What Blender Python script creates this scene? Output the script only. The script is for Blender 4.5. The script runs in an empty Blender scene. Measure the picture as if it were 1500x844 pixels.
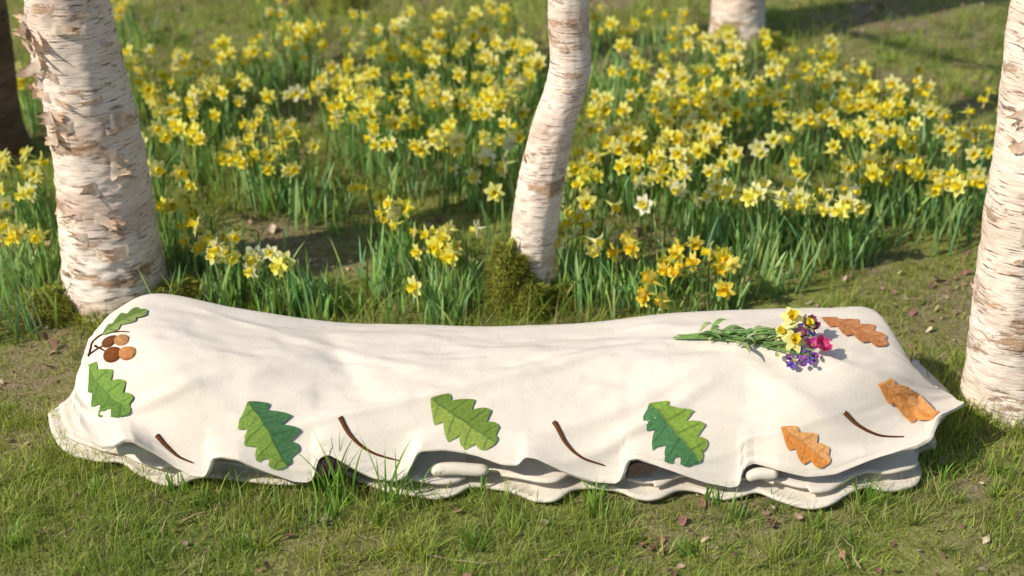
import bpy, math, random
import numpy as np
from mathutils import Vector
from mathutils.bvhtree import BVHTree
random.seed(7); rng=np.random.default_rng(11)
scene=bpy.context.scene
# survey helpers: bearings measured in the photograph -> metres on the ground / at a known height or depth
H=1.8; PITCH=math.radians(28); F=50/36*1500
SP,CP=math.sin(PITCH),math.cos(PITCH)
def P(u,v,z=0.0):
    a=(u-750)/F; b=(422-v)/F
    t=(H-z)/(SP-b*CP)
    return np.array([t*a,t*(CP+b*SP),z])
def PY(u,v,Y):
    a=(u-750)/F; b=(422-v)/F
    t=Y/(CP+b*SP)
    return np.array([t*a,Y,H-t*(SP-b*CP)])
# ---------- noise ----------
def vnoise(x,y,seed=0,octs=4,scale=1.0):
    r=np.random.default_rng(seed); out=0; amp=1; tot=0
    x=np.asarray(x,float)*scale; y=np.asarray(y,float)*scale
    for o in range(octs):
        tab=r.random((64,64)); xi=np.floor(x).astype(int); yi=np.floor(y).astype(int)
        fx=x-xi; fy=y-yi; fx=fx*fx*(3-2*fx); fy=fy*fy*(3-2*fy)
        a=tab[xi%64,yi%64]; b=tab[(xi+1)%64,yi%64]; c=tab[xi%64,(yi+1)%64]; d=tab[(xi+1)%64,(yi+1)%64]
        out=out+amp*((a*(1-fx)+b*fx)*(1-fy)+(c*(1-fx)+d*fx)*fy); tot+=amp; amp*=.5; x=x*2.03+7; y=y*2.03+3
    return out/tot
def hgt(x,y):
    x=np.asarray(x,float); y=np.asarray(y,float)
    d=np.sqrt(x*x+(y-3)**2)
    damp=np.clip(1-np.exp(-((x/1.4)**2+((y-2.7)/.6)**2)),0.15,1)
    return (vnoise(x,y,5,3,1.3)-.5)*.07*damp+(vnoise(x,y,9,3,6)-.5)*.022*damp + np.clip(d-12,0,None)*.015*(vnoise(x,y,3,2,.05))
# ---------- materials ----------
def mat_new(name):
    m=bpy.data.materials.new(name); m.use_nodes=True
    nt=m.node_tree; nt.nodes.clear()
    out=nt.nodes.new('ShaderNodeOutputMaterial')
    return m,nt,out
def N(nt,t,**kw):
    n=nt.nodes.new(t)
    for k,v in kw.items():
        if k in n.inputs: n.inputs[k].default_value=v
        else: setattr(n,k,v)
    return n
def ramp(nt,stops,fac):
    r=nt.nodes.new('ShaderNodeValToRGB'); cr=r.color_ramp
    while len(cr.elements)<len(stops): cr.elements.new(.5)
    for e,(p,c) in zip(cr.elements,stops):
        e.position=p; e.color=(c[0],c[1],c[2],1) if hasattr(c,'__len__') else (c,c,c,1)
    nt.links.new(fac,r.inputs[0]); return r
def noise(nt,scale,detail=5,rough=.55,vec=None,mapscale=None):
    n=N(nt,'ShaderNodeTexNoise'); n.inputs['Scale'].default_value=scale; n.inputs['Detail'].default_value=detail; n.inputs['Roughness'].default_value=rough
    tc=N(nt,'ShaderNodeTexCoord'); src=tc.outputs['Object']
    if mapscale:
        mp=N(nt,'ShaderNodeMapping'); mp.inputs['Scale'].default_value=mapscale; nt.links.new(src,mp.inputs[0]); src=mp.outputs[0]
    nt.links.new(src,n.inputs['Vector']); return n
def mix(nt,fac,a,b,mode='MIX'):
    m=N(nt,'ShaderNodeMix'); m.data_type='RGBA'; m.blend_type=mode
    L=nt.links
    if hasattr(fac,'links'): L.new(fac,m.inputs[0])
    else: m.inputs[0].default_value=fac
    for i,s in ((6,a),(7,b)):
        if hasattr(s,'links'): L.new(s,m.inputs[i])
        else: m.inputs[i].default_value=(*s,1)
    return m.outputs[2]
def attr_mat(name,rough=.6,transl=.35,tmul=(1,1,1),spec=.3,noise_amt=.25,nscale=120):
    m,nt,out=mat_new(name)
    a=N(nt,'ShaderNodeAttribute'); a.attribute_name='Col'
    n=noise(nt,nscale,2)
    r=ramp(nt,[(.3,1-noise_amt),(.7,1+noise_amt)],n.outputs[0])
    c=mix(nt,1.0,a.outputs['Color'],r.outputs[0],'MULTIPLY')
    b=N(nt,'ShaderNodeBsdfPrincipled'); b.inputs['Roughness'].default_value=rough; b.inputs['Specular IOR Level'].default_value=spec
    nt.links.new(c,b.inputs['Base Color'])
    if transl>0:
        t=N(nt,'ShaderNodeBsdfTranslucent'); c2=mix(nt,1.0,c,tmul,'MULTIPLY'); nt.links.new(c2,t.inputs[0])
        ms=N(nt,'ShaderNodeMixShader'); ms.inputs[0].default_value=transl
        nt.links.new(b.outputs[0],ms.inputs[1]); nt.links.new(t.outputs[0],ms.inputs[2]); nt.links.new(ms.outputs[0],out.inputs[0])
    else: nt.links.new(b.outputs[0],out.inputs[0])
    return m
# ---------- mesh helper ----------
def mesh_obj(name,V,Fq,mat,col=None,smooth=True,parent=None):
    V=np.asarray(V,np.float32).reshape(-1,3)
    me=bpy.data.meshes.new(name)
    n,k=Fq.shape
    me.vertices.add(len(V)); me.vertices.foreach_set('co',V.ravel())
    me.loops.add(n*k); me.loops.foreach_set('vertex_index',Fq.astype(np.int32).ravel())
    me.polygons.add(n); me.polygons.foreach_set('loop_start',np.arange(0,n*k,k,dtype=np.int32))
    me.update(calc_edges=True)
    if smooth: me.polygons.foreach_set('use_smooth',np.ones(len(me.polygons),bool))
    if col is not None:
        c=np.asarray(col,np.float32).reshape(-1,3); c=np.hstack([c,np.ones((len(c),1),np.float32)])
        a=me.color_attributes.new('Col','FLOAT_COLOR','POINT'); a.data.foreach_set('color',c.ravel())
    me.materials.append(mat); me.update()
    o=bpy.data.objects.new(name,me); scene.collection.objects.link(o)
    if parent: o.parent=parent
    return o
def empty(name):
    e=bpy.data.objects.new(name,None); e.empty_display_size=.1; scene.collection.objects.link(e); return e
def grid_faces(nu,nv,closed=False):
    i=np.arange(nu-1)[:,None]; w=nv if closed else nv-1; j=np.arange(w)[None,:]
    a=i*nv+j; b=i*nv+(j+1)%nv; c=(i+1)*nv+(j+1)%nv; d=(i+1)*nv+j
    return np.stack([a,b,c,d],-1).reshape(-1,4)
class Acc:
    def __init__(s): s.V=[];s.F=[];s.C=[];s.n=0
    def add(s,V,Fq,C):
        V=np.asarray(V,float).reshape(-1,3); s.V.append(V); s.F.append(np.asarray(Fq)+s.n)
        C=np.asarray(C,float)
        if C.ndim==1: C=np.tile(C,(len(V),1))
        s.C.append(C.reshape(-1,3)); s.n+=len(V)
    def obj(s,name,mat,parent=None,smooth=True):
        return mesh_obj(name,np.concatenate(s.V),np.concatenate(s.F),mat,np.concatenate(s.C),smooth,parent)
def ribbons(acc,base,L,W,az,lean,curve,nseg,col,tipcol=None,side=None,taper=1.6):
    n=len(base); k=np.linspace(0,1,nseg+1)[None,:]
    dirx=np.cos(az)[:,None]; diry=np.sin(az)[:,None]
    out=L[:,None]*(lean[:,None]*k+curve[:,None]*k**2)
    up=L[:,None]*(k-0.35*np.abs(curve[:,None])*k**2.5)
    c=np.stack([base[:,0:1]+dirx*out,base[:,1:2]+diry*out,base[:,2:3]+up],-1)
    sa=az+np.pi/2 if side is None else side
    s=np.stack([np.cos(sa),np.sin(sa),np.zeros(n)],-1)[:,None,:]
    w=(W[:,None]*np.clip(1-k**taper,.03,1)*.5)[...,None]
    V=np.stack([c-s*w,c+s*w],2).reshape(n,-1,3)
    nv=2*(nseg+1)
    q=np.array([[2*i,2*i+1,2*i+3,2*i+2] for i in range(nseg)])
    Fq=(np.arange(n)[:,None,None]*nv+q[None]).reshape(-1,4)
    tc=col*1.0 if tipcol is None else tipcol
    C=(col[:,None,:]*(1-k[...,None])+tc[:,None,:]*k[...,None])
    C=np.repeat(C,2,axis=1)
    acc.add(V.reshape(-1,3),Fq,C.reshape(-1,3))
def tube(acc,pts,rad,col,nv=6):
    pts=np.asarray(pts,float); rad=np.broadcast_to(np.asarray(rad,float),(len(pts),))
    tg=np.gradient(pts,axis=0); tg/=np.linalg.norm(tg,axis=1)[:,None]+1e-9
    ref=np.array([0,1.,0.]) if abs(tg[0][1])<.9 else np.array([1.,0,0])
    V=[]
    for p,t,r in zip(pts,tg,rad):
        a=np.cross(t,ref); a/=np.linalg.norm(a)+1e-9; b=np.cross(t,a)
        th=np.arange(nv)/nv*2*np.pi
        V.append(p+r*(np.cos(th)[:,None]*a+np.sin(th)[:,None]*b))
    acc.add(np.concatenate(V),grid_faces(len(pts),nv,True),col)
def catmull(Pc,s):
    n=len(Pc); s=np.clip(s,0,n-1-1e-6); i=np.floor(s).astype(int); f=(s-i)[:,None]
    g=lambda j:Pc[np.clip(j,0,n-1)]
    p0,p1,p2,p3=g(i-1),g(i),g(i+1),g(i+2)
    return .5*((2*p1)+(-p0+p2)*f+(2*p0-5*p1+4*p2-p3)*f**2+(-p0+3*p1-3*p2+p3)*f**3)

# ---------- ground ----------
def axis(n,k,R): 
    a=np.linspace(-1,1,n); m=math.asinh(R/k); return k*np.sinh(a*m)
gx=axis(340,2.2,160); gy=axis(340,2.2,160)+3.6
GX,GY=np.meshgrid(gx,gy,indexing='ij'); GZ=hgt(GX,GY)
m,nt,out=mat_new('ground_moss_soil')
n1=noise(nt,2.2,6,.6); n2=noise(nt,26,6,.7); n3=noise(nt,140,4,.7)
moss=ramp(nt,[(.3,(.11,.12,.03)),(.5,(.24,.26,.065)),(.7,(.40,.40,.115))],n2.outputs[0])
soil=ramp(nt,[(.3,(.12,.08,.05)),(.45,(.27,.19,.12)),(.58,(.39,.29,.20)),(.7,(.54,.43,.31))],n3.outputs[0])
f=N(nt,'ShaderNodeMath',operation='ADD'); nt.links.new(n1.outputs[0],f.inputs[0])
f2=N(nt,'ShaderNodeMath',operation='MULTIPLY'); nt.links.new(n2.outputs[0],f2.inputs[0]); f2.inputs[1].default_value=.6
nt.links.new(f2.outputs[0],f.inputs[1])
fr=ramp(nt,[(.73,0),(.93,.85)],f.outputs[0])
c=mix(nt,fr.outputs[0],moss.outputs[0],soil.outputs[0])
b=N(nt,'ShaderNodeBsdfPrincipled'); b.inputs['Roughness'].default_value=.95; b.inputs['Specular IOR Level'].default_value=.15
nt.links.new(c,b.inputs['Base Color'])
bp=N(nt,'ShaderNodeBump'); bp.inputs['Strength'].default_value=.8; bp.inputs['Distance'].default_value=.02; nt.links.new(n3.outputs[0],bp.inputs['Height']); nt.links.new(bp.outputs[0],b.inputs['Normal'])
nt.links.new(b.outputs[0],out.inputs[0])
mesh_obj('ground',np.stack([GX,GY,GZ],-1),grid_faces(340,340),m)

# ---------- trees ----------
def birch_mat(name,base=((.57,.41,.32),(.79,.64,.53),(.88,.77,.67)),peel=(.60,.37,.22),dark=(.14,.075,.05),amt=.58):
    m,nt,out=mat_new(name)
    n1=noise(nt,3.0,6,.65,mapscale=(1,1,3.2))
    c0=ramp(nt,[(.3,base[0]),(.47,base[1]),(.66,base[2])],n1.outputs[0])
    n2=noise(nt,1,4,.6,mapscale=(16,16,210)); l=ramp(nt,[(amt,0),(amt+.06,.9)],n2.outputs[0])
    n2b=noise(nt,1,4,.6,mapscale=(22,22,330)); l2=ramp(nt,[(.36,.82),(.50,.98),(.65,1.05)],n2b.outputs[0])
    n3=noise(nt,1,8,.75,mapscale=(6,6,15)); p=ramp(nt,[(.565,0),(.585,.8),(.66,1)],n3.outputs[0])
    n4=noise(nt,1,5,.7,mapscale=(18,18,30)); pc=ramp(nt,[(.35,tuple(x*.45 for x in peel)),(.6,peel),(.75,tuple(min(1,x*1.35) for x in peel))],n4.outputs[0])
    c1=mix(nt,p.outputs[0],c0.outputs[0],pc.outputs[0])
    c2=mix(nt,l.outputs[0],c1,dark)
    c3=mix(nt,1.0,c2,l2.outputs[0],'MULTIPLY')
    b=N(nt,'ShaderNodeBsdfPrincipled'); b.inputs['Roughness'].default_value=.7; b.inputs['Specular IOR Level'].default_value=.25
    nt.links.new(c3,b.inputs['Base Color'])
    add=N(nt,'ShaderNodeMath',operation='ADD'); nt.links.new(n2b.outputs[0],add.inputs[0]); nt.links.new(p.outputs[0],add.inputs[1])
    bp=N(nt,'ShaderNodeBump'); bp.inputs['Strength'].default_value=.6; bp.inputs['Distance'].default_value=.005; nt.links.new(add.outputs[0],bp.inputs['Height']); nt.links.new(bp.outputs[0],b.inputs['Normal'])
    nt.links.new(b.outputs[0],out.inputs[0]); return m
BARK=birch_mat('birch_bark')
DARK=birch_mat('dark_bark',((.08,.045,.03),(.17,.10,.065),(.27,.17,.11)),(.12,.07,.045),(.03,.02,.015))
FLAKE=attr_mat('peeling_bark',.7,.3,noise_amt=.25,nscale=60)
TWIG=attr_mat('twig_bark',.8,0)
LEAFM=attr_mat('young_leaf',.5,.4)
MOSS=attr_mat('moss',.95,.2,noise_amt=.4,nscale=200)
def make_tree(name,path,radii,top_h=6.5,mat=BARK,flakes=20,roots=.03,seed=0,crown=900,moss=None,peel_spots=()):
    r=np.random.default_rng(seed); root=empty(name)
    path=[np.array(p,float) for p in path]; radii=list(radii)
    last=path[-1]; d=(path[-1]-path[0]); d=d/np.linalg.norm(d); d=np.array([d[0]*.4,d[1]*.4,1.0])
    z=last[2]; x,y=last[0],last[1]; r0=radii[-1]
    while z<top_h:
        z+=.5; x+=d[0]*.5+r.normal(0,.03); y+=d[1]*.5+r.normal(0,.03)
        path.append(np.array([x,y,z])); radii.append(max(.012,r0*(1-(z-last[2])/(top_h-last[2])*.9)))
    path=np.array(path); radii=np.array(radii)
    Pc=np.hstack([path,radii[:,None]])
    ns=len(path)-1
    s=np.concatenate([np.linspace(0,4,220),np.linspace(4,ns,70)[1:]])
    Q=catmull(Pc,s); nv=72; th=np.arange(nv)/nv*2*np.pi
    ph=r.random(4)*6.28
    zz=Q[:,2:3]-Q[0,2]; flare=np.exp(-np.clip(zz,0,None)/.07)
    lob=(np.sin(th*3+ph[0])*.5+np.sin(th*5+ph[1])*.35+.3)[None,:]*roots*flare
    irr=(vnoise(th[None,:]*2+10+0*zz,zz*9+5+0*th[None,:],seed+3,3)-.5)*.12+(vnoise(th[None,:]*5+10+0*zz,zz*70+5+0*th[None,:],seed+4,3)-.5)*.07
    irr=irr*np.minimum(1,np.minimum(th,2*np.pi-th)/.5)[None,:]
    R=Q[:,3:4]*(1+irr)+lob
    V=np.stack([Q[:,0:1]+R*np.cos(th),Q[:,1:2]+R*np.sin(th),Q[:,2:3]+0*R],-1)
    mesh_obj('trunk',V,grid_faces(len(s),nv,True),mat,parent=root)
    if flakes:
        a=Acc()
        spots=[(r.uniform(0,6.28),r.uniform(.08,1.6),0) for _ in range(flakes)]
        for (t0,z0,sp,num) in peel_spots:
            spots+=[(t0+r.normal(0,.3),z0+r.normal(0,sp),1) for _ in range(num)]
        for t0,z0,big in spots:
            w=r.uniform(.02,.045)*(1.4 if big else 1); h=r.uniform(.004,.010)*(2.2 if big else 1); curl=r.uniform(.1,.42)*(1.5 if big else .6)
            kk=np.linspace(0,1,9); jj=np.linspace(0,1,6); pts=[]
            sgn=r.choice([-1,1]); sl=r.normal(0,.25); jag=r.normal(0,.22,(9,6))
            for ik,k in enumerate(kk):
                for ij,j in enumerate(jj):
                    kx=k*(1+jag[0,ij]); hh=h*(j-.5)*2*(1-.25*k)*(1+.5*jag[ik,5 if j>.5 else 0])
                    zc=z0+hh+sl*w*k; zi=np.argmin(abs(Q[:,2]-zc)); c=Q[zi,:3]; rr=Q[zi,3]
                    ang=t0+sgn*w/rr*(kx*(1-.4*curl*kx)); lift=-.004+.005*min(1,k*6)+curl*w*kx**2*.75+.003*abs(j-.5)*k
                    rad_=rr*1.03+lift
                    pts.append([c[0]+rad_*math.cos(ang),c[1]+rad_*math.sin(ang),zc])
            ca=np.array([.74,.61,.50])*r.uniform(.85,1.1); cb=np.array([.55,.36,.22])*r.uniform(.6,1.3)
            C=np.repeat(ca[None]*(1-kk[:,None]**2)+cb[None]*kk[:,None]**2,6,0)
            a.add(pts,grid_faces(9,6),C)
        a.obj('peeling_bark',FLAKE,root)
    a=Acc(); lv=Acc(); tips=[]
    def branch(p,dr,L,rad,depth):
        n=7; pts=[p]; dd=dr.copy()
        for i in range(n):
            dd=dd+r.normal(0,.13,3)+np.array([0,0,.05]); dd/=np.linalg.norm(dd); pts.append(pts[-1]+dd*L/n)
        tube(a,pts,np.linspace(rad,rad*.25,n+1),np.array([.16,.1,.075])*r.uniform(.7,1.3),6)
        if depth<2:
            for _ in range(6 if depth==0 else 5):
                i=r.integers(2,n+1); q=dd+r.normal(0,.7,3); q/=np.linalg.norm(q); branch(pts[i],q,L*.5,rad*.4,depth+1)
        else: tips.extend(pts[2:])
    for i in range(11):
        z0=top_h*r.uniform(.36,.97); j=np.argmin(abs(Q[:,2]-z0)); az=r.uniform(0,6.28)
        dr=np.array([math.cos(az),math.sin(az),.7]); dr/=np.linalg.norm(dr)
        branch(Q[j,:3],dr,(top_h-z0)*.35+.6,Q[j,3]*.4,0)
    a.obj('branches',TWIG,root)
    tips=np.array(tips)
    if crown and len(tips):
        idx=r.integers(0,len(tips),crown); b=tips[idx]+r.normal(0,.06,(crown,3))
        col=np.array([.10,.17,.03])*r.uniform(.6,1.4,(crown,1))
        ribbons(lv,b,r.uniform(.02,.04,crown),r.uniform(.015,.025,crown),r.uniform(0,6.28,crown),r.normal(0,.8,crown),r.normal(0,.5,crown),2,col,taper=3)
        lv.obj('leaves',LEAFM,root)
    if moss:
        mb=Acc()
        for (mx,my,mr,mh,nn) in moss:
            t=r.uniform(0,6.28,nn); ph_=np.arccos(r.uniform(0,1,nn))
            rad=1+ (vnoise(t*1.5+5,ph_*3,seed+9,3)-.5)*.7
            b=np.stack([mx+mr*rad*np.sin(ph_)*np.cos(t),my+mr*rad*np.sin(ph_)*np.sin(t),mh*rad*np.cos(ph_)],-1)
            cc=np.array([.24,.25,.04])*r.uniform(.4,1.7,(nn,1))
            ribbons(mb,b,r.uniform(.006,.016,nn),r.uniform(.002,.004,nn),t,r.uniform(.2,1.2,nn),r.normal(0,.5,nn),2,cc,cc*1.8)
            tt=np.linspace(0,2*np.pi,25)[:-1]; pp=np.linspace(.02,np.pi/2,12)
            T,PP=np.meshgrid(tt,pp,indexing='ij'); rd=1+(vnoise(T*1.5+5,PP*3,seed+9,3)-.5)*.7-.05
            VV=np.stack([mx+mr*rd*np.sin(PP)*np.cos(T),my+mr*rd*np.sin(PP)*np.sin(T),mh*rd*np.cos(PP)-.01],-1)
            VV=np.transpose(VV,(1,0,2)); mb.add(VV,grid_faces(12,24,True),np.array([.15,.16,.03]))
        mb.obj('moss',MOSS,root)
    return root
make_tree('birch_tree',[(-1.045,3.33,-.06),(-1.05,3.33,.10),(-1.045,3.33,.30),(-1.046,3.33,.5),(-1.066,3.33,.82)],[.142,.132,.118,.110,.100],seed=1,flakes=26,
   moss=[(-1.2,3.25,.08,.06,4500),(-.88,3.27,.08,.07,4500),(-1.03,3.2,.09,.03,2500)],peel_spots=[(-2.3,.60,.07,16),(-1.1,.44,.06,8),(-2.6,.75,.06,10),(-1.4,.25,.05,5),(-1.7,.7,.08,3)])
make_tree('birch_tree',[(.055,3.35,-.06),(.053,3.35,.10),(.068,3.35,.28),(.10,3.35,.46),(.143,3.35,.63),(.137,3.35,.81)],[.064,.060,.061,.056,.051,.049],seed=2,top_h=5,flakes=14,roots=.012,
   moss=[(-.005,3.285,.06,.16,12000),(.05,3.26,.05,.08,5000),(.13,3.31,.05,.05,3000)],crown=600)
make_tree('birch_tree',[(1.152,2.81,-.06),(1.14,2.81,.12),(1.122,2.81,.34),(1.108,2.81,.67),(1.09,2.81,.97)],[.097,.090,.085,.079,.075],seed=3,flakes=24,
   moss=[(1.24,2.75,.07,.05,2500),(1.08,2.77,.05,.025,1200)],peel_spots=[(-1.6,.4,.2,5)])
make_tree('birch_tree',[(.905,5.5,-.06),(.90,5.5,.10),(.895,5.5,.3),(.89,5.5,.7),(.88,5.5,1.2)],[.115,.105,.098,.092,.088],seed=4,flakes=12,
   moss=[(1.0,5.42,.08,.05,2500)])
make_tree('dark_bark_tree',[(-1.70,4.3,-.06),(-1.70,4.3,.15),(-1.68,4.3,.4),(-1.67,4.3,.8),(-1.67,4.3,1.2)],[.13,.115,.108,.10,.098],seed=5,mat=DARK,flakes=0)
make_tree('dark_bark_tree',[(-.92,6.2,-.06),(-.92,6.2,.15),(-.92,6.2,.4),(-.93,6.2,.8),(-.93,6.2,1.2)],[.19,.15,.14,.13,.12],seed=6,mat=DARK,flakes=0,moss=[(-.75,6.0,.1,.05,2000)])

# ---------- felt shroud ----------
shroud=empty('felt_burial_shroud')
def felt_mat(name,c1,c2,attr=False):
    m,nt,out=mat_new(name)
    n=noise(nt,9,6,.7); n2=noise(nt,800,3,.8); n3=noise(nt,150,5,.75)
    r=ramp(nt,[(.3,c1),(.7,c2)],n.outputs[0]); col=r.outputs[0]
    if attr:
        a=N(nt,'ShaderNodeAttribute'); a.attribute_name='Col'
        r2=ramp(nt,[(.3,.68),(.7,1.32)],n3.outputs[0]); col=mix(nt,1.0,a.outputs['Color'],r2.outputs[0],'MULTIPLY')
    else:
        r2=ramp(nt,[(.3,.95),(.7,1.035)],n3.outputs[0]); col=mix(nt,1.0,col,r2.outputs[0],'MULTIPLY')
        vo=N(nt,'ShaderNodeTexVoronoi'); vo.inputs['Scale'].default_value=38; tc=N(nt,'ShaderNodeTexCoord'); nt.links.new(tc.outputs['Object'],vo.inputs['Vector'])
        sp=ramp(nt,[(.035,.72),(.055,1)],vo.outputs['Distance']); col=mix(nt,.25,col,mix(nt,1.0,col,sp.outputs[0],'MULTIPLY'))
    b=N(nt,'ShaderNodeBsdfPrincipled'); b.inputs['Roughness'].default_value=1; b.inputs['Specular IOR Level'].default_value=.05
    nt.links.new(col,b.inputs['Base Color'])
    ad=N(nt,'ShaderNodeMath',operation='ADD'); nt.links.new(n2.outputs[0],ad.inputs[0]); nt.links.new(n3.outputs[0],ad.inputs[1])
    bp=N(nt,'ShaderNodeBump'); bp.inputs['Strength'].default_value=.9; bp.inputs['Distance'].default_value=.002; nt.links.new(ad.outputs[0],bp.inputs['Height']); nt.links.new(bp.outputs[0],b.inputs['Normal'])
    nt.links.new(b.outputs[0],out.inputs[0]); return m
FELT=felt_mat('cream_felt',(.785,.695,.58),(.83,.75,.64))
FELTC=felt_mat('coloured_felt',(0,0,0),(0,0,0),True)
D_=[(133,494,.19),(162,468,.235),(222,447,.265),(340,468,.25),(480,486,.22),(600,490,.21),(720,493,.205),(850,488,.21),(980,475,.225),(1100,469,.235),(1220,466,.24),(1290,469,.235),(1322,515,.20)]
C_=[(122,525,.16),(155,515,.225),(235,508,.262),(350,520,.25),(480,532,.22),(600,536,.21),(720,538,.205),(850,535,.21),(980,525,.225),(1100,520,.235),(1215,520,.24),(1305,525,.22),(1350,552,.17)]
B_=[(112,555,.12),(150,585,.15),(248,605,.165),(358,612,.16),(480,616,.15),(600,618,.145),(720,620,.145),(850,620,.145),(980,618,.15),(1100,615,.155),(1215,610,.16),(1315,600,.14),(1392,578,.115)]
rowD=np.array([P(*p) for p in D_]); rowC=np.array([P(*p) for p in C_]); rowB=np.array([P(*p) for p in B_])
rowD2=rowD.copy(); rowD2[:,1]+=.10; rowD2[:,2]-=.035
rowE=rowD.copy(); rowE[:,1]+=.18; rowE[:,2]=.03
uA=np.array([105,160,255,362,480,600,720,850,980,1100,1215,1320,1412.])
hem=[(105,583,2.66),(108,598,2.60),(118,618,2.54),(135,640,2.49),(150,650,2.465),(168,650,2.455),(182,642,2.455),(196,644,2.45),(225,664,2.45),(255,688,2.44),(280,699,2.435),(300,699,2.435),(305,690,2.44),(309,671,2.445),(325,667,2.445),(352,671,2.44),(395,693,2.43),(430,709,2.425),(450,711,2.425),(460,705,2.43),(464,676,2.44),(480,668,2.445),(510,678,2.44),(550,697,2.43),(580,703,2.43),(597,696,2.435),(606,676,2.44),(614,663,2.445),(650,663,2.445),(700,671,2.44),(735,681,2.435),(760,681,2.435),(768,668,2.44),(785,670,2.44),(830,692,2.43),(875,708,2.425),(903,710,2.425),(912,702,2.43),(916,676,2.44),(935,671,2.44),(985,688,2.43),(1035,708,2.42),(1070,718,2.415),(1085,716,2.415),(1090,690,2.43),(1105,682,2.44),(1140,690,2.43),(1180,697,2.43),(1225,694,2.43),(1265,682,2.435),(1310,668,2.45),(1345,653,2.47),(1362,640,2.49),(1366,622,2.51),(1375,606,2.545),(1395,597,2.58),(1412,588,2.60)]
hem=np.array(hem,float)
NS=620; s=np.linspace(0,12,NS)
def c1d(a,s): return catmull(np.asarray(a,float)[:,None],s)[:,0]
uf=np.clip(c1d(uA,s),105,1412)
hv=np.interp(uf,hem[:,0],hem[:,1]); hY=np.interp(uf,hem[:,0],hem[:,2])
ker=np.array([1,2,3,2,1.]);ker/=ker.sum(); hv=np.convolve(np.pad(hv,2,'edge'),ker,'valid')
A=np.array([PY(u,v,Y) for u,v,Y in zip(uf,hv,hY)])
A[:,2]=np.clip(A[:,2],.018,None)
rows=np.stack([A,catmull(rowB,s),catmull(rowC,s),catmull(rowD,s),catmull(rowD2,s),catmull(rowE,s)],0)
t=np.concatenate([np.linspace(0,3,70),np.linspace(3,5,30)[1:]])
NT=len(t)
flat=catmull(rows.reshape(6,-1),t).reshape(NT,NS,3)
X=flat[...,0]; Tt=t[:,None]+0*X
hemw=np.clip(1-Tt/1.3,0,1)
flat[...,1]+= -hemw*(.008*np.sin(X*21+1)+.012*(vnoise(X+5,Tt,31,2,6)-.5))
flat[...,2]+= (vnoise(X*1.0+5,Tt*.35+2,33,4,5)-.5)*.034*np.clip(1-abs(Tt-2.0)/2.0,0,1)
flat[...,2]+= (vnoise(X+9,Tt*.5+2,37,2,9)-.5)*.010*np.clip(1-abs(Tt-2.0)/2.0,0,1)
fold=np.zeros_like(X)
fr_=np.random.default_rng(91)
for (x0,t0,sl,w,amp) in [(-.8,1.0,.25,.03,.010),(-.55,.9,-.2,.04,.007),(.28,1.0,.22,.035,.012),(.33,1.6,.3,.05,.010),(.62,1.2,-.15,.04,.008),(-.15,.8,.1,.05,.006),(.8,1.5,-.3,.03,.009),(.05,1.9,.4,.06,.008)]+[(fr_.uniform(-.9,.9),fr_.uniform(.5,2.6),fr_.normal(0,.3),fr_.uniform(.025,.07),fr_.uniform(-.008,.009)) for _ in range(26)]:
    fold+=amp*np.exp(-((X-x0-sl*(Tt-t0))/w)**2)*np.exp(-((Tt-t0)/.7)**2)
flat[...,2]+=fold*.8; flat[...,1]-=fold*.6
cover=mesh_obj('cover',flat,grid_faces(NT,NS),FELT,parent=shroud)
me=cover.data
if np.mean([p.normal[2] for p in me.polygons])<0: me.flip_normals()
bvh=BVHTree.FromPolygons([tuple(v) for v in flat.reshape(-1,3)],grid_faces(NT,NS).tolist())
sm=cover.modifiers.new('thick','SOLIDIFY'); sm.thickness=.008; sm.offset=-1
bv=cover.modifiers.new('bev','BEVEL'); bv.width=.002; bv.segments=2; bv.limit_method='ANGLE'; bv.angle_limit=math.radians(50)
ol=[(70,606),(74,628),(84,648),(100,660),(125,668),(150,674),(178,678),(200,690),(235,704),(262,706),(290,699),(330,700),(380,705),(430,706),(470,694),(500,693),(530,705),(565,717),(600,722),(640,726),(668,722),(690,712),(720,712),(760,722),(790,731),(815,731),(840,716),(865,712),(900,718),(935,729),(965,729),(995,716),(1025,716),(1055,726),(1085,724),(1110,720),(1140,730),(1180,739),(1215,737),(1240,724),(1270,713),(1300,717),(1325,713),(1345,704),(1350,685),(1342,668),(1358,655),(1372,650),(1370,630),(1385,610),(1400,590),(1375,560),(1340,530)]
O=np.array([P(u,v,.02) for u,v in ol]); back=[(.95,2.95),(.5,3.0),(0,2.98),(-.5,2.98),(-.9,3.0),(-1.02,2.95),(-1.03,2.80)]
O=np.vstack([O,[(x,y,.02) for x,y in back]])
O=np.vstack([O,O[:1]]); so=np.linspace(0,len(O)-1,900)[:-1]; Of=catmull(O,so)
cx=np.clip(Of[:,0],-.80,.85); cen=np.stack([cx,np.full_like(cx,2.70),np.full_like(cx,.13)],-1)
k=np.linspace(0,1,22)[:,None,None]
base=Of[None]*(1-k)+cen[None]*k
ruf=(vnoise(Of[:,0]*3+20,Of[:,1]*3,44,3,3)-.45)
zz=.010+.12*np.clip((k[...,0]-.16)*1.7,0,1)**1.2+.02*np.clip(ruf,0,1)[None,:]*(1-k[...,0])**4+.004*np.sin(so*1.3)[None,:]*(1-k[...,0])**3
base[...,2]=zz+.004
bo=mesh_obj('base_layer',base,grid_faces(22,len(so),True),FELT,parent=shroud)
if np.mean([p.normal[2] for p in bo.data.polygons])<0: bo.data.flip_normals()
sm=bo.modifiers.new('thick','SOLIDIFY'); sm.thickness=.007; sm.offset=0
kk_=(.075+.015*np.sin(Of[:,0]*9+.6)+.05*(((Of[:,0]*3.1+.3)%1.0)<.22))
mid0=Of+(cen-Of)*kk_[:,None]; km=np.linspace(0,1,16)[:,None,None]; midm=mid0[None]*(1-km)+cen[None]*km
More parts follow.
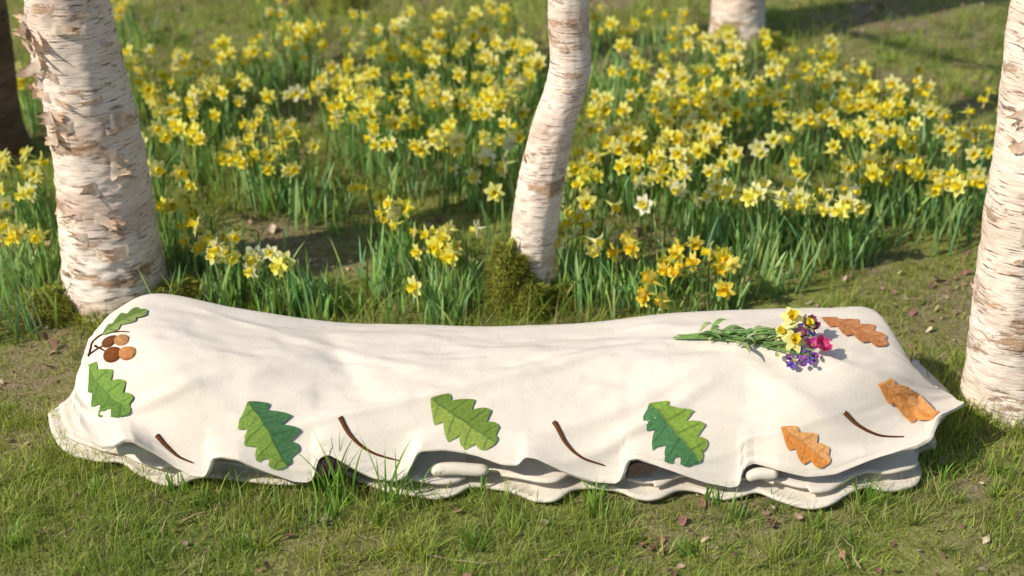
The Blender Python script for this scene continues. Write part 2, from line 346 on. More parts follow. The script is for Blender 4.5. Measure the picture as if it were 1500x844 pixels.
midm[...,2]=.040+.102*np.clip((km[...,0]-.12)*1.8,0,1)**1.1+.006*np.sin(Of[:,0]*17)[None]*(1-km[...,0])**3
mo=mesh_obj('middle_layer',midm,grid_faces(16,len(so),True),FELT,parent=shroud)
if np.mean([p.normal[2] for p in mo.data.polygons])<0: mo.data.flip_normals()
sm=mo.modifiers.new('thick','SOLIDIFY'); sm.thickness=.006; sm.offset=0
ha=Acc()
for (u0,v0,u1,v1,Y,r0) in [(630,690,716,686,2.462,.014),(172,660,222,655,2.50,.014),(1092,700,1140,690,2.445,.013)]:
    a_=PY(u0,v0,Y); b_=PY(u1,v1,Y)
    kk=np.linspace(0,1,24); pts=a_[None]*(1-kk[:,None])+b_[None]*kk[:,None]; pts[:,2]+=.004*np.sin(kk*5)
    rr=r0*np.clip(1-np.abs(2*kk-1)**8,.05,1)**.5
    tube(ha,pts,rr,np.array([.78,.72,.64]),16)
ha.obj('rolled_handles',FELT,shroud)
da=Acc()  # dark brown sheets added in two hem gaps, standing in for the dark interior
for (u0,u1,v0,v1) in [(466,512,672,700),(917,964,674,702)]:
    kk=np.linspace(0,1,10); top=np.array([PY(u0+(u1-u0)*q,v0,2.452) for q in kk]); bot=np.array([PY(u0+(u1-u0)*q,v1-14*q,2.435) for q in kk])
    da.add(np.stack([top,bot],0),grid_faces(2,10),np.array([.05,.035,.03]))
da.obj('dark_gap_patches',FELTC,shroud)

def on_cloth(p,off=.003):
    loc,nor,i,d=bvh.find_nearest(Vector(p))
    if nor.z<0: nor=-nor
    return np.array(loc)+np.array(nor)*off
def cloth_from(u,v):
    d=Vector(P(u,v,0)-np.array([0,0,H])).normalized(); h=bvh.ray_cast(Vector((0,0,H)),d)
    if h[0] is None: h=bvh.find_nearest(Vector(P(u,v,.19)))
    return np.array(h[0]),np.array(h[1]) if h[1].z>0 else -np.array(h[1])
def felt_leaf(name,p0,p1,width,cL,cR,vein,nl=5,curve=.0):
    width*=1.1
    a,na=cloth_from(*p0); b,nb=cloth_from(*p1); n=(na+nb); n/=np.linalg.norm(n)
    ax=b-a; L=np.linalg.norm(ax); ax/=L; sd=np.cross(n,ax); sd/=np.linalg.norm(sd)
    nk,nj=120,25; ks=np.linspace(0,1,nk); js=np.linspace(-1,1,nj)
    V=np.zeros((nk,nj,3)); C=np.zeros((nk,nj,3))
    for i,kq in enumerate(ks):
        for j,jq in enumerate(js):
            ph=.1 if jq<0 else .4
            env=(math.sin(math.pi*min(1,kq**.9))**.62) if 0<kq<1 else 0
            fr=((kq*nl+ph)%1.0); lob=.50+.50*(math.sin(fr**.9*math.pi*.5)**1.0 if fr<.80 else max(0,1-((fr-.80)/.20))**.8*.95)
            w=width*.5*env*lob+.0012
            off=curve*L*math.sin(math.pi*kq)
            kk2=kq+abs(jq)*.10*env
            p=a+ax*(L*kk2*.93)+sd*(w*jq+off)
            V[i,j]=on_cloth(p,.0045-(.003 if abs(jq)>.97 else 0))
            c=np.array(cL if jq<0 else cR)
            vn=abs(jq)<.05 or (abs((kq*nl+ph)%1-.62)<.045 and abs(jq)<.85)
            if vn: c=c*.5+np.array(vein)*.5
            C[i,j]=c
    hn=(V-a)@n; flatp=V-hn[...,None]*n
    for _ in range(60):
        pdh=np.pad(hn,1,'edge'); hn=(pdh[:-2,1:-1]+pdh[2:,1:-1]+pdh[1:-1,:-2]+pdh[1:-1,2:]+4*hn)/8
    V2=flatp+hn[...,None]*n
    for i in range(nk):
        for j in range(nj):
            lo,no,_i,_d=bvh.find_nearest(Vector(V2[i,j])); no=np.array(no)*(1 if no.z>0 else -1)
            gap=(V2[i,j]-np.array(lo))@no
            if gap<.0018: V2[i,j]=np.array(lo)+no*.0018
    ac=Acc(); ac.add(V2,grid_faces(nk,nj),C); return ac.obj(name,FELTC,shroud)
g1=(.12,.22,.045);g3=(.07,.17,.07);gv=(.03,.09,.03)
felt_leaf('oak_leaf_applique_a',(133,536),(196,612),.098,g1,(.18,.29,.06),gv,4,-.03)
felt_leaf('oak_leaf_applique_b',(152,492),(221,455),.072,(.24,.31,.10),(.13,.20,.05),gv,3,.02)
felt_leaf('oak_leaf_applique_c',(364,589),(424,690),.115,(.20,.31,.06),g3,gv,4,.02)
felt_leaf('oak_leaf_applique_d',(631,584),(733,655),.105,(.26,.34,.07),(.16,.24,.045),gv,4,.0)
felt_leaf('oak_leaf_applique_e',(951,592),(1028,682),.115,(.08,.20,.08),(.24,.36,.06),gv,4,.0)
felt_leaf('oak_leaf_applique_f',(1144,627),(1219,683),.066,(.68,.26,.06),(.72,.36,.13),(.40,.13,.03),3,.0)
felt_leaf('oak_leaf_applique_g',(1286,562),(1380,568),.065,(.66,.28,.08),(.72,.34,.12),(.45,.18,.06),3,.0)
felt_leaf('oak_leaf_applique_h',(1203,468),(1303,512),.08,(.50,.20,.08),(.58,.26,.11),(.25,.10,.05),4,.0)
st=Acc()
def stitched(pts,r0,col,nseg=40):
    pp=np.array([cloth_from(u,v)[0] for u,v in pts]); q=catmull(pp,np.linspace(0,len(pp)-1,nseg))
    q=np.array([on_cloth(x,.001) for x in q]); kk=np.linspace(0,1,nseg); rr=r0*(1-.75*kk)
    tube(st,q,rr,np.array(col),8)
BR=(.13,.05,.02)
for pts in ([(230,638),(245,655),(262,669),(283,678)],[(498,611),(515,640),(545,663),(585,675)],[(812,619),(828,648),(852,670),(886,682)],[(1236,604),(1258,624),(1288,638),(1324,640)]):
    stitched(pts,.0055,BR)
stitched([(131,522),(138,500),(158,488),(190,487)],.004,(.08,.03,.02)); stitched([(131,520),(145,510),(160,505)],.003,(.08,.03,.02)); stitched([(140,507),(150,512),(160,518)],.003,(.08,.03,.02))
st.obj('stitched_stems',FELTC,shroud)
ac=Acc()
for (u,v,u2,v2,w,c) in [(150,503,172,497,.017,(.16,.06,.025)),(168,497,189,500,.015,(.42,.22,.09)),(152,521,178,518,.019,(.18,.06,.02)),(174,518,200,516,.017,(.50,.22,.08))]:
    a_,n_=cloth_from(u,v); b_,_=cloth_from(u2,v2); ax=b_-a_; sd=np.cross(n_,ax/np.linalg.norm(ax))
    V=np.zeros((14,13,3))
    for i in range(14):
        for j in range(13):
            kq=i/13; jq=j/6-1; wd=w*math.sqrt(max(0,1-(2*kq-1)**2))*.95
            V[i,j]=on_cloth(a_+ax*kq+sd*wd*jq,.001+.006*math.sqrt(max(0,1-jq*jq))*math.sqrt(max(0,1-(2*kq-1)**2)))
    ac.add(V,grid_faces(14,13),np.array(c))
ac.obj('acorn_appliques',FELTC,shroud)

# ---------- flowers ----------
FLOW=attr_mat('daffodil_petal',.5,.45,noise_amt=.08,nscale=200)
GREEN=attr_mat('daffodil_leaf',.45,.35,(1.1,1.2,.6),spec=.4,noise_amt=.15,nscale=60)
def flower_template():
    V=[];Fq=[];T=[]
    n=0
    for i in range(6):
        a=i*math.pi/3; L=.025; W=.0072 if i%2 else .0085
        for kq in np.linspace(0,1,5):
            w=W*math.sin(math.pi*(kq*.80+.16))**.8*(1 if kq<1 else .15)
            rr=.003+L*kq
            for j in (-1,0,1):
                y=rr*math.cos(a)-j*w*math.sin(a); z=rr*math.sin(a)+j*w*math.cos(a)
                x=.004*math.sin(kq*2.6)+(.0015 if j else 0)+(.002 if i%2 else 0)
                V.append((x,y,z));T.append((0,kq))
        Fq+=[(n+3*q+j,n+3*q+j+1,n+3*q+j+4,n+3*q+j+3) for q in range(4) for j in range(2)]
        n+=15
    nr=12
    for li,(x,r0) in enumerate([(.000,.0055),(.008,.0065),(.017,.0078),(.022,.0112)]):
        for q in range(nr):
            a=q/nr*2*math.pi; rr=r0*(1+(.12*(-1)**q if li==3 else 0)); V.append((x+(.001*(-1)**q if li==3 else 0),rr*math.cos(a),rr*math.sin(a)));T.append((1,li/3))
    Fq+=[(n+l*nr+q,n+l*nr+(q+1)%nr,n+(l+1)*nr+(q+1)%nr,n+(l+1)*nr+q) for l in range(3) for q in range(nr)]
    n+=4*nr
    for li,(x,r0) in enumerate([(.004,.006),(.004,.0005)]):
        for q in range(nr):
            a=q/nr*2*math.pi; V.append((x,r0*math.cos(a),r0*math.sin(a)));T.append((2,0))
    Fq+=[(n+q,n+(q+1)%nr,n+nr+(q+1)%nr,n+nr+q) for q in range(nr)]; n+=2*nr
    for li,(x,r0) in enumerate([(.001,.0048),(-.008,.003),(-.016,.0035),(-.024,.0015)]):
        for q in range(nr):
            a=q/nr*2*math.pi; V.append((x,r0*math.cos(a),r0*math.sin(a)));T.append((3,li/3))
    Fq+=[(n+l*nr+q,n+l*nr+(q+1)%nr,n+(l+1)*nr+(q+1)%nr,n+(l+1)*nr+q) for l in range(3) for q in range(nr)]
    return np.array(V),np.array(Fq),np.array(T)
FV,FF,FT=flower_template()
def put_flower(acc,pos,d,scale,tep,cor,roll,r):
    d=d/np.linalg.norm(d); a=np.cross([0,0,1.],d); a/=np.linalg.norm(a)+1e-9; b=np.cross(d,a)
    a2=a*math.cos(roll)+b*math.sin(roll); b2=-a*math.sin(roll)+b*math.cos(roll)
    V=FV*scale; V=V+r.normal(0,.0006,V.shape)*scale; sx=r.uniform(-.3,.5)
    rad=np.hypot(V[:,1],V[:,2]); V=V.copy(); V[:,0]+=np.where(FT[:,0]==0,sx*rad*.6,0)
    W=pos+V[:,0:1]*d+V[:,1:2]*a2+V[:,2:3]*b2
    C=np.where((FT[:,0]==0)[:,None],np.array(tep)[None]*(.9+.1*FT[:,1:2]),np.array(cor)[None])
    C=np.where((FT[:,0]==2)[:,None],np.array(cor)[None]*.7,C)
    C=np.where((FT[:,0]==3)[:,None],np.array([.25,.32,.05])[None]*FT[:,1:2]+np.array(tep)[None]*(1-FT[:,1:2]),C)
    acc.add(W,FF,C)
CL=[(300,130,70,25,38,0),(250,100,45,30,16,0),(330,75,40,14,12,0),(205,185,18,32,12,0),(520,105,48,35,30,0),(600,30,65,22,26,0),(590,70,40,20,12,0),(270,200,40,30,10,0),(390,183,35,18,10,0),(385,230,45,16,20,0),(545,175,24,34,12,0),(500,165,14,18,6,0),(620,195,55,22,16,0),(665,215,25,14,7,0),
(700,105,75,45,46,0),(745,150,35,35,22,0),(690,55,60,25,22,0),(790,60,30,30,10,0),(930,35,60,20,18,0),(960,95,40,28,12,0),(890,170,30,30,16,0),(930,205,50,28,28,0),(985,165,55,45,36,0),(1010,215,60,28,22,0),(1080,95,60,38,44,0),(1050,185,30,30,12,0),(1200,130,60,40,36,0),(1150,150,40,30,12,0),(1315,135,55,32,34,0),(1330,175,60,28,26,0),(1440,185,18,35,12,0),
(1150,278,65,18,26,1),(1225,240,40,26,16,0),(1245,300,30,14,10,1),(1390,252,34,10,14,0),(1300,248,24,12,8,0),(1290,205,50,20,12,0),(850,275,34,40,14,0),(830,325,26,22,9,1),(735,235,38,36,14,1),(570,282,20,8,4,0),(592,318,12,32,6,0),(630,342,50,14,8,0),(672,376,12,10,4,0),(625,406,3,3,1,0),(648,350,8,8,2,0),
(316,336,30,14,10,0),(362,368,34,18,13,1),(425,384,14,6,3,1),(290,292,14,14,4,0),(235,312,14,18,4,0),(232,250,16,20,5,0),(275,362,4,5,1,0),(18,335,30,14,7,0),(80,345,5,8,2,0),(85,385,6,4,1,0),(40,240,40,10,9,0),(48,268,26,10,5,1),(32,105,12,20,7,0),(14,295,4,4,1,1),(710,335,5,5,1,1),(876,358,6,6,2,1),(883,300,6,6,1,0),
(1000,372,60,18,9,2),(1040,395,28,10,5,2),(985,432,18,8,4,2),(930,366,10,8,3,2),(1060,415,5,4,1,2),(1072,374,10,6,3,0),(450,42,40,18,14,0),(405,58,20,12,5,0),(195,15,22,12,8,0),(420,5,30,12,5,0),(1045,50,25,16,8,0),(735,15,60,14,12,0),(860,20,20,10,4,0),(1180,60,40,12,4,0),(1105,215,12,8,2,1),(1130,195,10,6,2,1),(970,270,60,25,10,1),(1040,260,40,20,8,1),(160,90,40,25,8,0),(450,215,12,8,2,1),(1490,150,20,20,5,0),(680,150,20,20,6,0),(600,140,40,22,10,0),(440,120,40,20,4,1),(820,230,12,20,3,1)]
heads=Acc(); gr=Acc()
lb=[];ll=[];laz=[]
def blocked(x,y):
    return (abs(x)<1.0 and 2.4<y<3.02) or (math.hypot(x+1.05,y-3.33)<.15) or (math.hypot(x-.06,y-3.35)<.075) or math.hypot(x-1.15,y-2.81)<.11 or math.hypot(x-.9,y-5.5)<.12 or math.hypot(x+1.7,y-4.3)<.13
def plant(x,y,ht,tone,flower=True,leaves=5):
    z=float(hgt(x,y))
    if flower:
        az=rng.uniform(0,6.28); lean=rng.uniform(.02,.16); L=ht
        fa=rng.normal(-2.3,.95)
        k=np.linspace(0,1,7); px=x+math.cos(az)*L*lean*k; py=y+math.sin(az)*L*lean*k; pz=z+L*k
        tip=np.array([px[-1],py[-1],pz[-1]]); d=np.array([math.cos(fa),math.sin(fa),rng.uniform(-.4,.35)]); d/=np.linalg.norm(d)
        neck=[tip+np.array([d[0],d[1],0])*.004+np.array([0,0,.005]),tip+np.array([d[0],d[1],0])*.012+np.array([0,0,.004])]
        pts=np.vstack([np.stack([px,py,pz],-1),neck])
        tube(gr,pts,np.concatenate([np.full(7,.0021),[.0019,.0018]]),np.array([.16,.27,.06])*rng.uniform(.7,1.3),4)
        sc=rng.uniform(.88,1.22); pos=neck[-1]+d*.022*sc
        if tone==1: tep=np.array([.97,.94,.46]);cor=np.array([.97,.85,.10])
        elif tone==2: tep=np.array([.97,.84,.12]);cor=np.array([.96,.66,.02])
        else: tep=np.array([.97,.92,.27]);cor=np.array([.97,.79,.035])
        tep=tep*rng.uniform(.94,1.0); tep[2]*=rng.uniform(.45,1.6)
        put_flower(heads,pos,d,sc,tep,cor*rng.uniform(.9,1),rng.uniform(0,1),rng)
    for _ in range(leaves):
        lx,ly=x+rng.normal(0,.022),y+rng.normal(0,.022)
        lb.append((lx,ly,float(z)-.005)); ll.append(ht*rng.uniform(.55,1.02)); laz.append(rng.uniform(0,6.28))
for (u,v,ru,rv,n,tone) in CL:
    for _ in range(int(round(n*(.95 if n>10 else 1)))):
        ht=rng.uniform(.13,.21)*(0.8 if v>340 else 1.0)
        for _t in range(8):
            a=rng.uniform(0,6.28); q=rng.uniform(0,1)**.6*1.4
            p=P(u+ru*q*math.cos(a),v+rv*q*math.sin(a),ht)
            if not blocked(p[0],p[1]): break
        if blocked(p[0],p[1]): continue
        plant(p[0],p[1],ht,tone,True,rng.integers(4,7))
for _ in range(330):
    x=rng.uniform(-5,5); y=rng.uniform(3.3,9.5)
    if abs(x)<.36*y+.25 and y<6.2: continue
    if vnoise(x,y,77,2,1.2)<.47 or blocked(x,y): continue
    for _k in range(3): plant(x+rng.normal(0,.06),y+rng.normal(0,.06),rng.uniform(.14,.21),0,True,5)
for (u,v,ru,rv,n) in [(455,462,40,12,34),(410,458,20,8,14),(300,455,50,10,10),(645,462,18,8,10),(560,440,50,20,14),(370,430,60,20,14),(900,450,80,15,20),(20,470,60,40,24),(1130,430,60,20,8),(400,125,20,10,14),(660,470,30,14,12),(905,140,40,22,40),(1250,370,80,25,26),(1330,330,50,20,22),(1100,380,60,25,30),(880,410,40,20,20),(600,400,60,25,16),(290,400,40,20,18),(40,400,40,25,22),(960,440,50,20,22),(1040,350,70,30,30),(690,440,40,15,12),(560,250,40,25,12),(500,330,40,25,8),(1180,330,60,20,24),(440,320,60,30,14)]:
    for _ in range(n):
        p=P(u+rng.normal(0,ru*.6),v+rng.normal(0,rv*.6),0)
        if not blocked(p[0],p[1]): plant(p[0],p[1],rng.uniform(.10,.18),0,False,4)
lb=np.array(lb);ll=np.array(ll);laz=np.array(laz);n=len(lb)
col=np.array([.21,.35,.11])*rng.uniform(.6,1.5,(n,1))*np.stack([rng.uniform(.8,1.4,n),np.ones(n),rng.uniform(.7,1.6,n)],-1)
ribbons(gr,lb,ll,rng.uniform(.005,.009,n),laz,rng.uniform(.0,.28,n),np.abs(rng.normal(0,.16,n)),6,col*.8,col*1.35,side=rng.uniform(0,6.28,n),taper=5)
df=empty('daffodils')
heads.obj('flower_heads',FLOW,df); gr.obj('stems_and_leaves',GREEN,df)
# ---------- grass ----------
GRASS=attr_mat('grass_blade',.5,.4,(1.1,1.2,.55),spec=.35,noise_amt=.15,nscale=40)
ga=Acc()
def in_shroud(x,y,shrink=.03):
    pg=Of[::6,:2]; c_=np.array([0,2.72]); pg=c_+(pg-c_)*np.array([1-shrink/1.0,1-shrink/.28])
    ins=np.zeros(len(x),bool); m_=len(pg)
    for i in range(m_):
        x1,y1=pg[i]; x2,y2=pg[(i+1)%m_]
        if y1==y2: continue
        ins^=((y1>y)!=(y2>y))&(x<(x2-x1)*(y-y1)/(y2-y1)+x1)
    return ins
rt=np.random.default_rng(303)
nt_=2300; tx=rt.uniform(-3,3,nt_); ty=1.6+5*rt.random(nt_)**1.4; okk=(vnoise(tx,ty,21,3,2.5)>.42)&~in_shroud(tx,ty,-.02); tx=tx[okk]; ty=ty[okk]
for x0_,y0_ in zip(tx,ty):
    n_=rt.integers(14,36); sp_=rt.uniform(.006,.026); az_=rt.uniform(0,6.28,n_); q_=rt.random(n_)
    bx=x0_+np.cos(az_)*sp_*q_; by=y0_+np.sin(az_)*sp_*q_; hh_=rt.uniform(.018,.072)
    c=(np.array([.27,.41,.06]) if rt.random()<.6 else np.array([.44,.47,.11]) if rt.random()<.6 else np.array([.12,.23,.04]))*rt.uniform(.7,1.25)*rt.uniform(.75,1.3,(n_,1))
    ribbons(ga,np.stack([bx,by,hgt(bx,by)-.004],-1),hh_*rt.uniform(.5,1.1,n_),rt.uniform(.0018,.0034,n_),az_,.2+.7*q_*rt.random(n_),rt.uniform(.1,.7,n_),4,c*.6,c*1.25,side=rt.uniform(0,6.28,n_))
for (u,v,n_,hh) in [(488,738,8,.20),(500,742,6,.16),(572,748,6,.21),(585,744,4,.16),(480,740,5,.13),(612,735,4,.10),(700,728,4,.08),(870,742,10,.07),(1280,735,10,.06),(260,720,10,.06),(1040,738,10,.06)]:
    p=P(u,v,0); bx=p[0]+rt.normal(0,.014,n_); by=p[1]+rt.normal(0,.008,n_)
    c=np.array([.18,.34,.05])*rt.uniform(.7,1.3,(n_,1))
    ribbons(ga,np.stack([bx,by,hgt(bx,by)],-1),hh*rt.uniform(.6,1.1,n_),rt.uniform(.0035,.0055,n_),rt.uniform(0,6.28,n_),np.abs(rt.normal(0,.12,n_)),np.abs(rt.normal(0,.25,n_)),10,c*.8,c*1.3,side=rt.uniform(-.6,.6,n_),taper=3)
def scatter(n,x0,x1,y0,y1,hmin,hmax,wmin,wmax,thr,seg,seed,dens_scale=2.5):
    r=np.random.default_rng(seed)
    x=r.uniform(x0,x1,n); y=r.uniform(y0,y1,n)
    d=vnoise(x,y,21,3,dens_scale)*.6+vnoise(x,y,22,2,11)*.4
    keep=d+r.normal(0,.04,n)>thr
    keep&=~in_shroud(x,y)
    for (tx,ty,tr) in [(-1.05,3.33,.13),(.06,3.35,.06),(1.15,2.81,.09),(.9,5.5,.1),(-1.7,4.3,.11)]: keep&=np.hypot(x-tx,y-ty)>tr
    x=x[keep];y=y[keep];d=d[keep];n=len(x)
    h=r.uniform(hmin,hmax,n)*(.6+1.2*np.clip((d-thr)/.2,0,1))*r.choice([1,1,1,1.7],n)
    tone=vnoise(x,y,23,3,3)[:,None]
    cA=np.array([.17,.27,.04]); cB=np.array([.38,.41,.09]); c=cA*(1-tone)+cB*tone
    c=c*r.uniform(.6,1.5,(n,1)); dead=r.random(n)<.10; c[dead]=np.array([.46,.36,.20])*r.uniform(.6,1.3,(dead.sum(),1))
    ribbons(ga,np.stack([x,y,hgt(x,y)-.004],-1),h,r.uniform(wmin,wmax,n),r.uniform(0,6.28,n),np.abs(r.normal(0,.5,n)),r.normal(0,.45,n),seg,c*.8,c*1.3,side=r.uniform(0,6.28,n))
scatter(150000,-2.2,2.2,1.5,2.9,.010,.034,.0015,.003,.45,3,101)
scatter(130000,-3,3,2.6,5.0,.012,.042,.0018,.0034,.425,3,102)
scatter(70000,-4.5,4.5,5.0,8.5,.02,.06,.003,.005,.42,2,103)
scatter(30000,-14,14,8.5,22,.03,.08,.006,.012,.4,2,104,.6)
scatter(16000,-4,4,-1,1.5,.02,.05,.002,.004,.45,2,105)
r=np.random.default_rng(5); n=120000; x=r.uniform(-2.6,2.6,n); y=r.uniform(1.7,5.0,n)
k=vnoise(x,y,61,3,4)>.40; k&=~in_shroud(x,y); x=x[k];y=y[k];n=len(x)
c=np.array([.33,.34,.06])*r.uniform(.4,1.6,(n,1))
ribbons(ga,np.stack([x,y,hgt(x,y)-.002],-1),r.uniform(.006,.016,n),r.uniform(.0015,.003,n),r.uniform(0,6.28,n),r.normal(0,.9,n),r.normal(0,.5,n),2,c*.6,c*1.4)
for (u,v,n_,hh) in [(430,750,12,.07),(620,740,12,.06),(880,760,20,.06),(300,740,20,.06),(1080,760,20,.06),(1200,770,20,.05),(480,770,20,.07),(760,770,15,.06),(1470,700,15,.06),(20,800,20,.06),(130,720,20,.05),(1380,700,20,.05),(700,800,24,.06),(1000,810,24,.06),(350,810,24,.06)]:
    p=P(u,v,0); bx=p[0]+r.normal(0,.022,n_); by=p[1]+r.normal(0,.012,n_)
    c=np.array([.16,.28,.05])*r.uniform(.7,1.4,(n_,1))
    ribbons(ga,np.stack([bx,by,hgt(bx,by)],-1),hh*r.uniform(.4,1.1,n_),r.uniform(.003,.005,n_),r.uniform(0,6.28,n_),np.abs(r.normal(0,.2,n_)),np.abs(r.normal(0,.3,n_)),8,c*.8,c*1.3,taper=2.5)
ga.obj('grass',GRASS)
# ---------- leaf litter ----------
LIT=attr_mat('dead_leaf',.75,.15,noise_amt=.3,nscale=90)
la=Acc(); n=22000
x=r.uniform(-3.4,3.4,n); y=1.7+6.5*r.random(n)**1.4; dn=vnoise(x,y,21,3,2.5)*.6+vnoise(x,y,22,2,11)*.4
k=(dn+r.normal(0,.06,n)<.475)&~in_shroud(x,y); x=x[k];y=y[k];n=len(x)
ks=np.linspace(-1,1,5)
for i in range(n):
    L=r.uniform(.003,.011)*(2.0 if r.random()<.06 else 1); W=L*r.uniform(.4,.8); a=r.uniform(0,6.28); cu_=r.uniform(-.9,1.3); tl=r.normal(0,.5,2)
    V=[]
    for kq in ks:
        w=W*math.sqrt(max(0,1-kq*kq*.97))*r.uniform(.6,1.2)
        for j in (-1,0,1):
            lx=L*kq; ly=w*j; lz=cu_*(.35*abs(j)*w)+cu_*.3*L*kq*kq+lx*tl[0]+ly*tl[1]
            V.append((x[i]+lx*math.cos(a)-ly*math.sin(a),y[i]+lx*math.sin(a)+ly*math.cos(a),lz))
    V=np.array(V); V[:,2]+=float(hgt(x[i],y[i]))+.006-min(0,V[:,2].min()*.5)
    c=np.array([[.34,.18,.12],[.26,.13,.09],[.40,.27,.19],[.50,.38,.28],[.22,.10,.085]][r.integers(5)])*r.uniform(.6,1.25)
    la.add(V,grid_faces(5,3),c)
la.obj('fallen_leaves',LIT)
ta=Acc()
for i in range(400):
    x0=r.uniform(-3,3); y0=1.8+4.7*r.random()**1.3
    if blocked(x0,y0): continue
    a=r.uniform(0,6.28); L=r.uniform(.03,.14); pts=[]
    for kq in np.linspace(0,1,6):
        xx=x0+math.cos(a)*L*kq+r.normal(0,.003); yy=y0+math.sin(a)*L*kq+r.normal(0,.003); pts.append((xx,yy,float(hgt(xx,yy))+.01+.02*kq*r.random()))
    tube(ta,pts,np.linspace(.0022,.0008,6)*r.uniform(.4,1.1),np.array([.26,.18,.12])*r.uniform(.6,1.8),5)
ta.obj('fallen_twigs',TWIG)

# ---------- bouquet ----------
bq=empty('flower_bouquet'); bs=Acc(); bh=Acc()
def cp(u,v,off): 
    q,_n=cloth_from(u,v); return q+np.array([0,0,off])
for i in range(22):
    u0=r.uniform(985,1030); v0=r.uniform(493,500); u1=r.uniform(1130,1195); v1=r.uniform(488,538)
    pts=np.array([cp(u0,v0,.006),cp(1060+r.normal(0,4),499+r.normal(0,3),r.uniform(.005,.016)),cp((1090+u1)/2,(503+v1)/2,r.uniform(.008,.025)),cp(u1,v1,r.uniform(.012,.03))])
    tube(bs,catmull(pts,np.linspace(0,3,12)),r.uniform(.0012,.0024),np.array([.20,.34,.09])*r.uniform(.6,1.5),6)
for i in range(30):
    u0=r.uniform(1020,1140); v0=499+(u0-1040)*.12+r.normal(0,5); b_=cp(u0,v0,.008); L=r.uniform(.03,.07)
    c=np.array([[.2,.32,.1],[.32,.38,.18],[.12,.22,.07]][r.integers(3)])[None]*r.uniform(.7,1.4)
    a=r.normal(0,.6); V=[]
    for kq in np.linspace(0,1,7):
        w=.007*math.sin(math.pi*min(1,kq*.93+.05)); px=b_+np.array([math.cos(a)*L*kq,math.sin(a)*L*kq,.018*math.sin(kq*2.5)])
        for j in (-1,0,1): V.append(px+np.array([-math.sin(a)*w*j,math.cos(a)*w*j,.002*abs(j)]))
    bs.add(V,grid_faces(7,3),c[0])
def daf(u,v,sc,off,d): put_flower(bh,cp(u,v,off),np.array(d,float),sc,(.93,.88,.35),(.93,.7,.03),r.uniform(0,1),r)
daf(1158,486,1.0,.035,(-.1,-.6,.7)); daf(1161,518,1.0,.03,(0,-.6,.7)); daf(1178,500,.8,.04,(.4,-.3,.7)); daf(1146,504,.75,.03,(-.5,-.5,.6))
def bloom(u,v,off,R,col,col2,npet=5,cup=.5,layers=1):
    c=cp(u,v,off); d=np.array([r.normal(0,.3),-.5+r.normal(0,.3),.8]); d/=np.linalg.norm(d); a=np.cross([0,1,0],d);a/=np.linalg.norm(a);b=np.cross(d,a)
    for ly in range(layers):
        Rl=R*(1-.22*ly)
        for i in range(npet):
            t0=i/npet*6.283+ly*.5; V=[]
            for kq in np.linspace(0,1,6):
                w=Rl*.55*math.sin(math.pi*(.12+.8*kq))**.7
                for j in (-1,-.5,0,.5,1):
                    ra=Rl*kq; V.append(c+a*(ra*math.cos(t0)-w*j*math.sin(t0))+b*(ra*math.sin(t0)+w*j*math.cos(t0))+d*(cup*Rl*kq**2+.12*Rl*j*j+ly*.003+r.normal(0,.0003)))
            kk=np.repeat(np.linspace(0,1,6),5)[:,None]; bh.add(V,grid_faces(6,5),np.array(col2)[None]*(1-kk)+np.array(col)[None]*kk)
    th=np.arange(8)/8*6.283
    V=np.concatenate([c+np.outer(np.cos(th),a)*q*R+np.outer(np.sin(th),b)*q*R+d*h*R for q,h in ((.22,.1),(.2,.3),(.01,.4))]); bh.add(V,grid_faces(3,8,True),np.array([.5,.42,.1]))
bloom(1182,498,.035,.021,(.20,.04,.09),(.28,.08,.12),5,.7,2)
bloom(1199,526,.03,.020,(.75,.06,.25),(.8,.2,.35),6,.8,3)
bloom(1187,528,.035,.016,(.55,.06,.3),(.6,.15,.3),5,.8,2)
bloom(1172,508,.03,.015,(.20,.05,.12),(.3,.08,.15),5,.6,2)
for i in range(34):
    u=r.uniform(1150,1197); v=r.uniform(528,549) if i<22 else r.uniform(488,535)
    col=[(.22,.12,.62),(.32,.10,.5),(.12,.10,.55),(.45,.12,.5)][r.integers(4)]
    bloom(u,v,r.uniform(.012,.03),r.uniform(.005,.008),col,np.array(col)*.7,5,.4,1)
for i in range(10): bloom(r.uniform(1135,1165),r.uniform(488,545),.022,.007,(.8,.75,.5),(.7,.7,.3),5,.5,1)
bs.obj('stems_and_foliage',GREEN,bq); bh.obj('blooms',FLOW,bq)

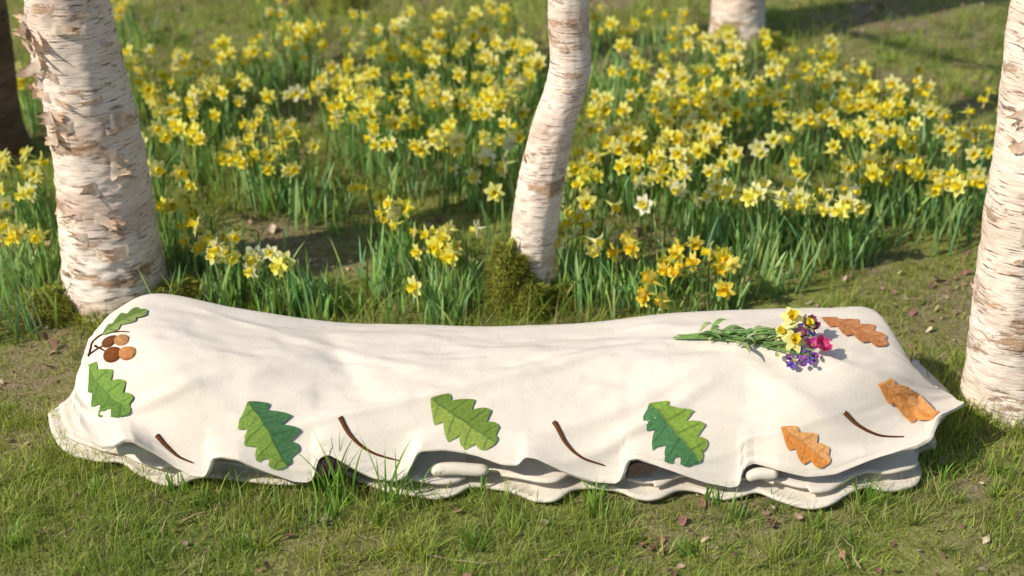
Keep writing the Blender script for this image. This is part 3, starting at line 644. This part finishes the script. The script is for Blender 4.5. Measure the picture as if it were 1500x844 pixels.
# ---------- background trees ----------
rr=np.random.default_rng(50)
for i in range(7):
    x=rr.uniform(-9,9); y=rr.uniform(9,16)
    make_tree('birch_tree' if i%2 else 'dark_bark_tree',[(x,y,-.06),(x,y,.2),(x+.02,y,.5),(x+.03,y,1),(x,y,1.6)],[.17,.14,.13,.12,.11],mat=BARK if i%2 else DARK,flakes=0,seed=60+i,top_h=7,crown=1200)
wl=Acc(); n=60000
a=rr.uniform(0,6.28,n); R=rr.uniform(38,60,n); z=rr.random(n)**1.3*(5+6*vnoise(a*9+9,a*0,88,3))
c=np.array([.05,.075,.022])*rr.uniform(.5,1.7,(n,1))
ribbons(wl,np.stack([R*np.cos(a),3+R*np.sin(a),z],-1),rr.uniform(.3,.8,n),rr.uniform(.3,.7,n),rr.uniform(0,6.28,n),rr.normal(0,.6,n),rr.normal(0,.5,n),2,c,taper=3)
wl.obj('distant_woodland',LEAFM)

# ---------- light ----------
el=math.radians(40); sd=np.array([-.88,-.48]); sd/=np.linalg.norm(sd)
S=bpy.data.lights.new('sun','SUN'); S.energy=5.0; S.angle=math.radians(.6); S.color=(1,.93,.80)
so_=bpy.data.objects.new('sun',S); scene.collection.objects.link(so_)
v=Vector((sd[0]*math.cos(el),sd[1]*math.cos(el),math.sin(el))); so_.rotation_euler=v.to_track_quat('Z','Y').to_euler(); so_.location=v*20
w=bpy.data.worlds.new('World'); scene.world=w; w.use_nodes=True; nt=w.node_tree
sk=nt.nodes.new('ShaderNodeTexSky'); sk.sky_type='NISHITA'; sk.sun_disc=False; sk.sun_elevation=el; sk.sun_rotation=math.atan2(sd[0],sd[1])
bg=nt.nodes['Background']; bg.inputs[1].default_value=.15; nt.links.new(sk.outputs[0],bg.inputs[0])
# ---------- camera ----------
cd=bpy.data.cameras.new('camera'); cam=bpy.data.objects.new('camera',cd); scene.collection.objects.link(cam); scene.camera=cam
cam.location=(0,0,H); cam.rotation_euler=(math.pi/2-PITCH,0,0); cd.lens=50; cd.sensor_width=36; cd.clip_end=500
cd.dof.use_dof=True; cd.dof.focus_distance=3.05; cd.dof.aperture_fstop=2.4
scene.view_settings.view_transform='Standard'; scene.view_settings.look='None'; scene.view_settings.exposure=0
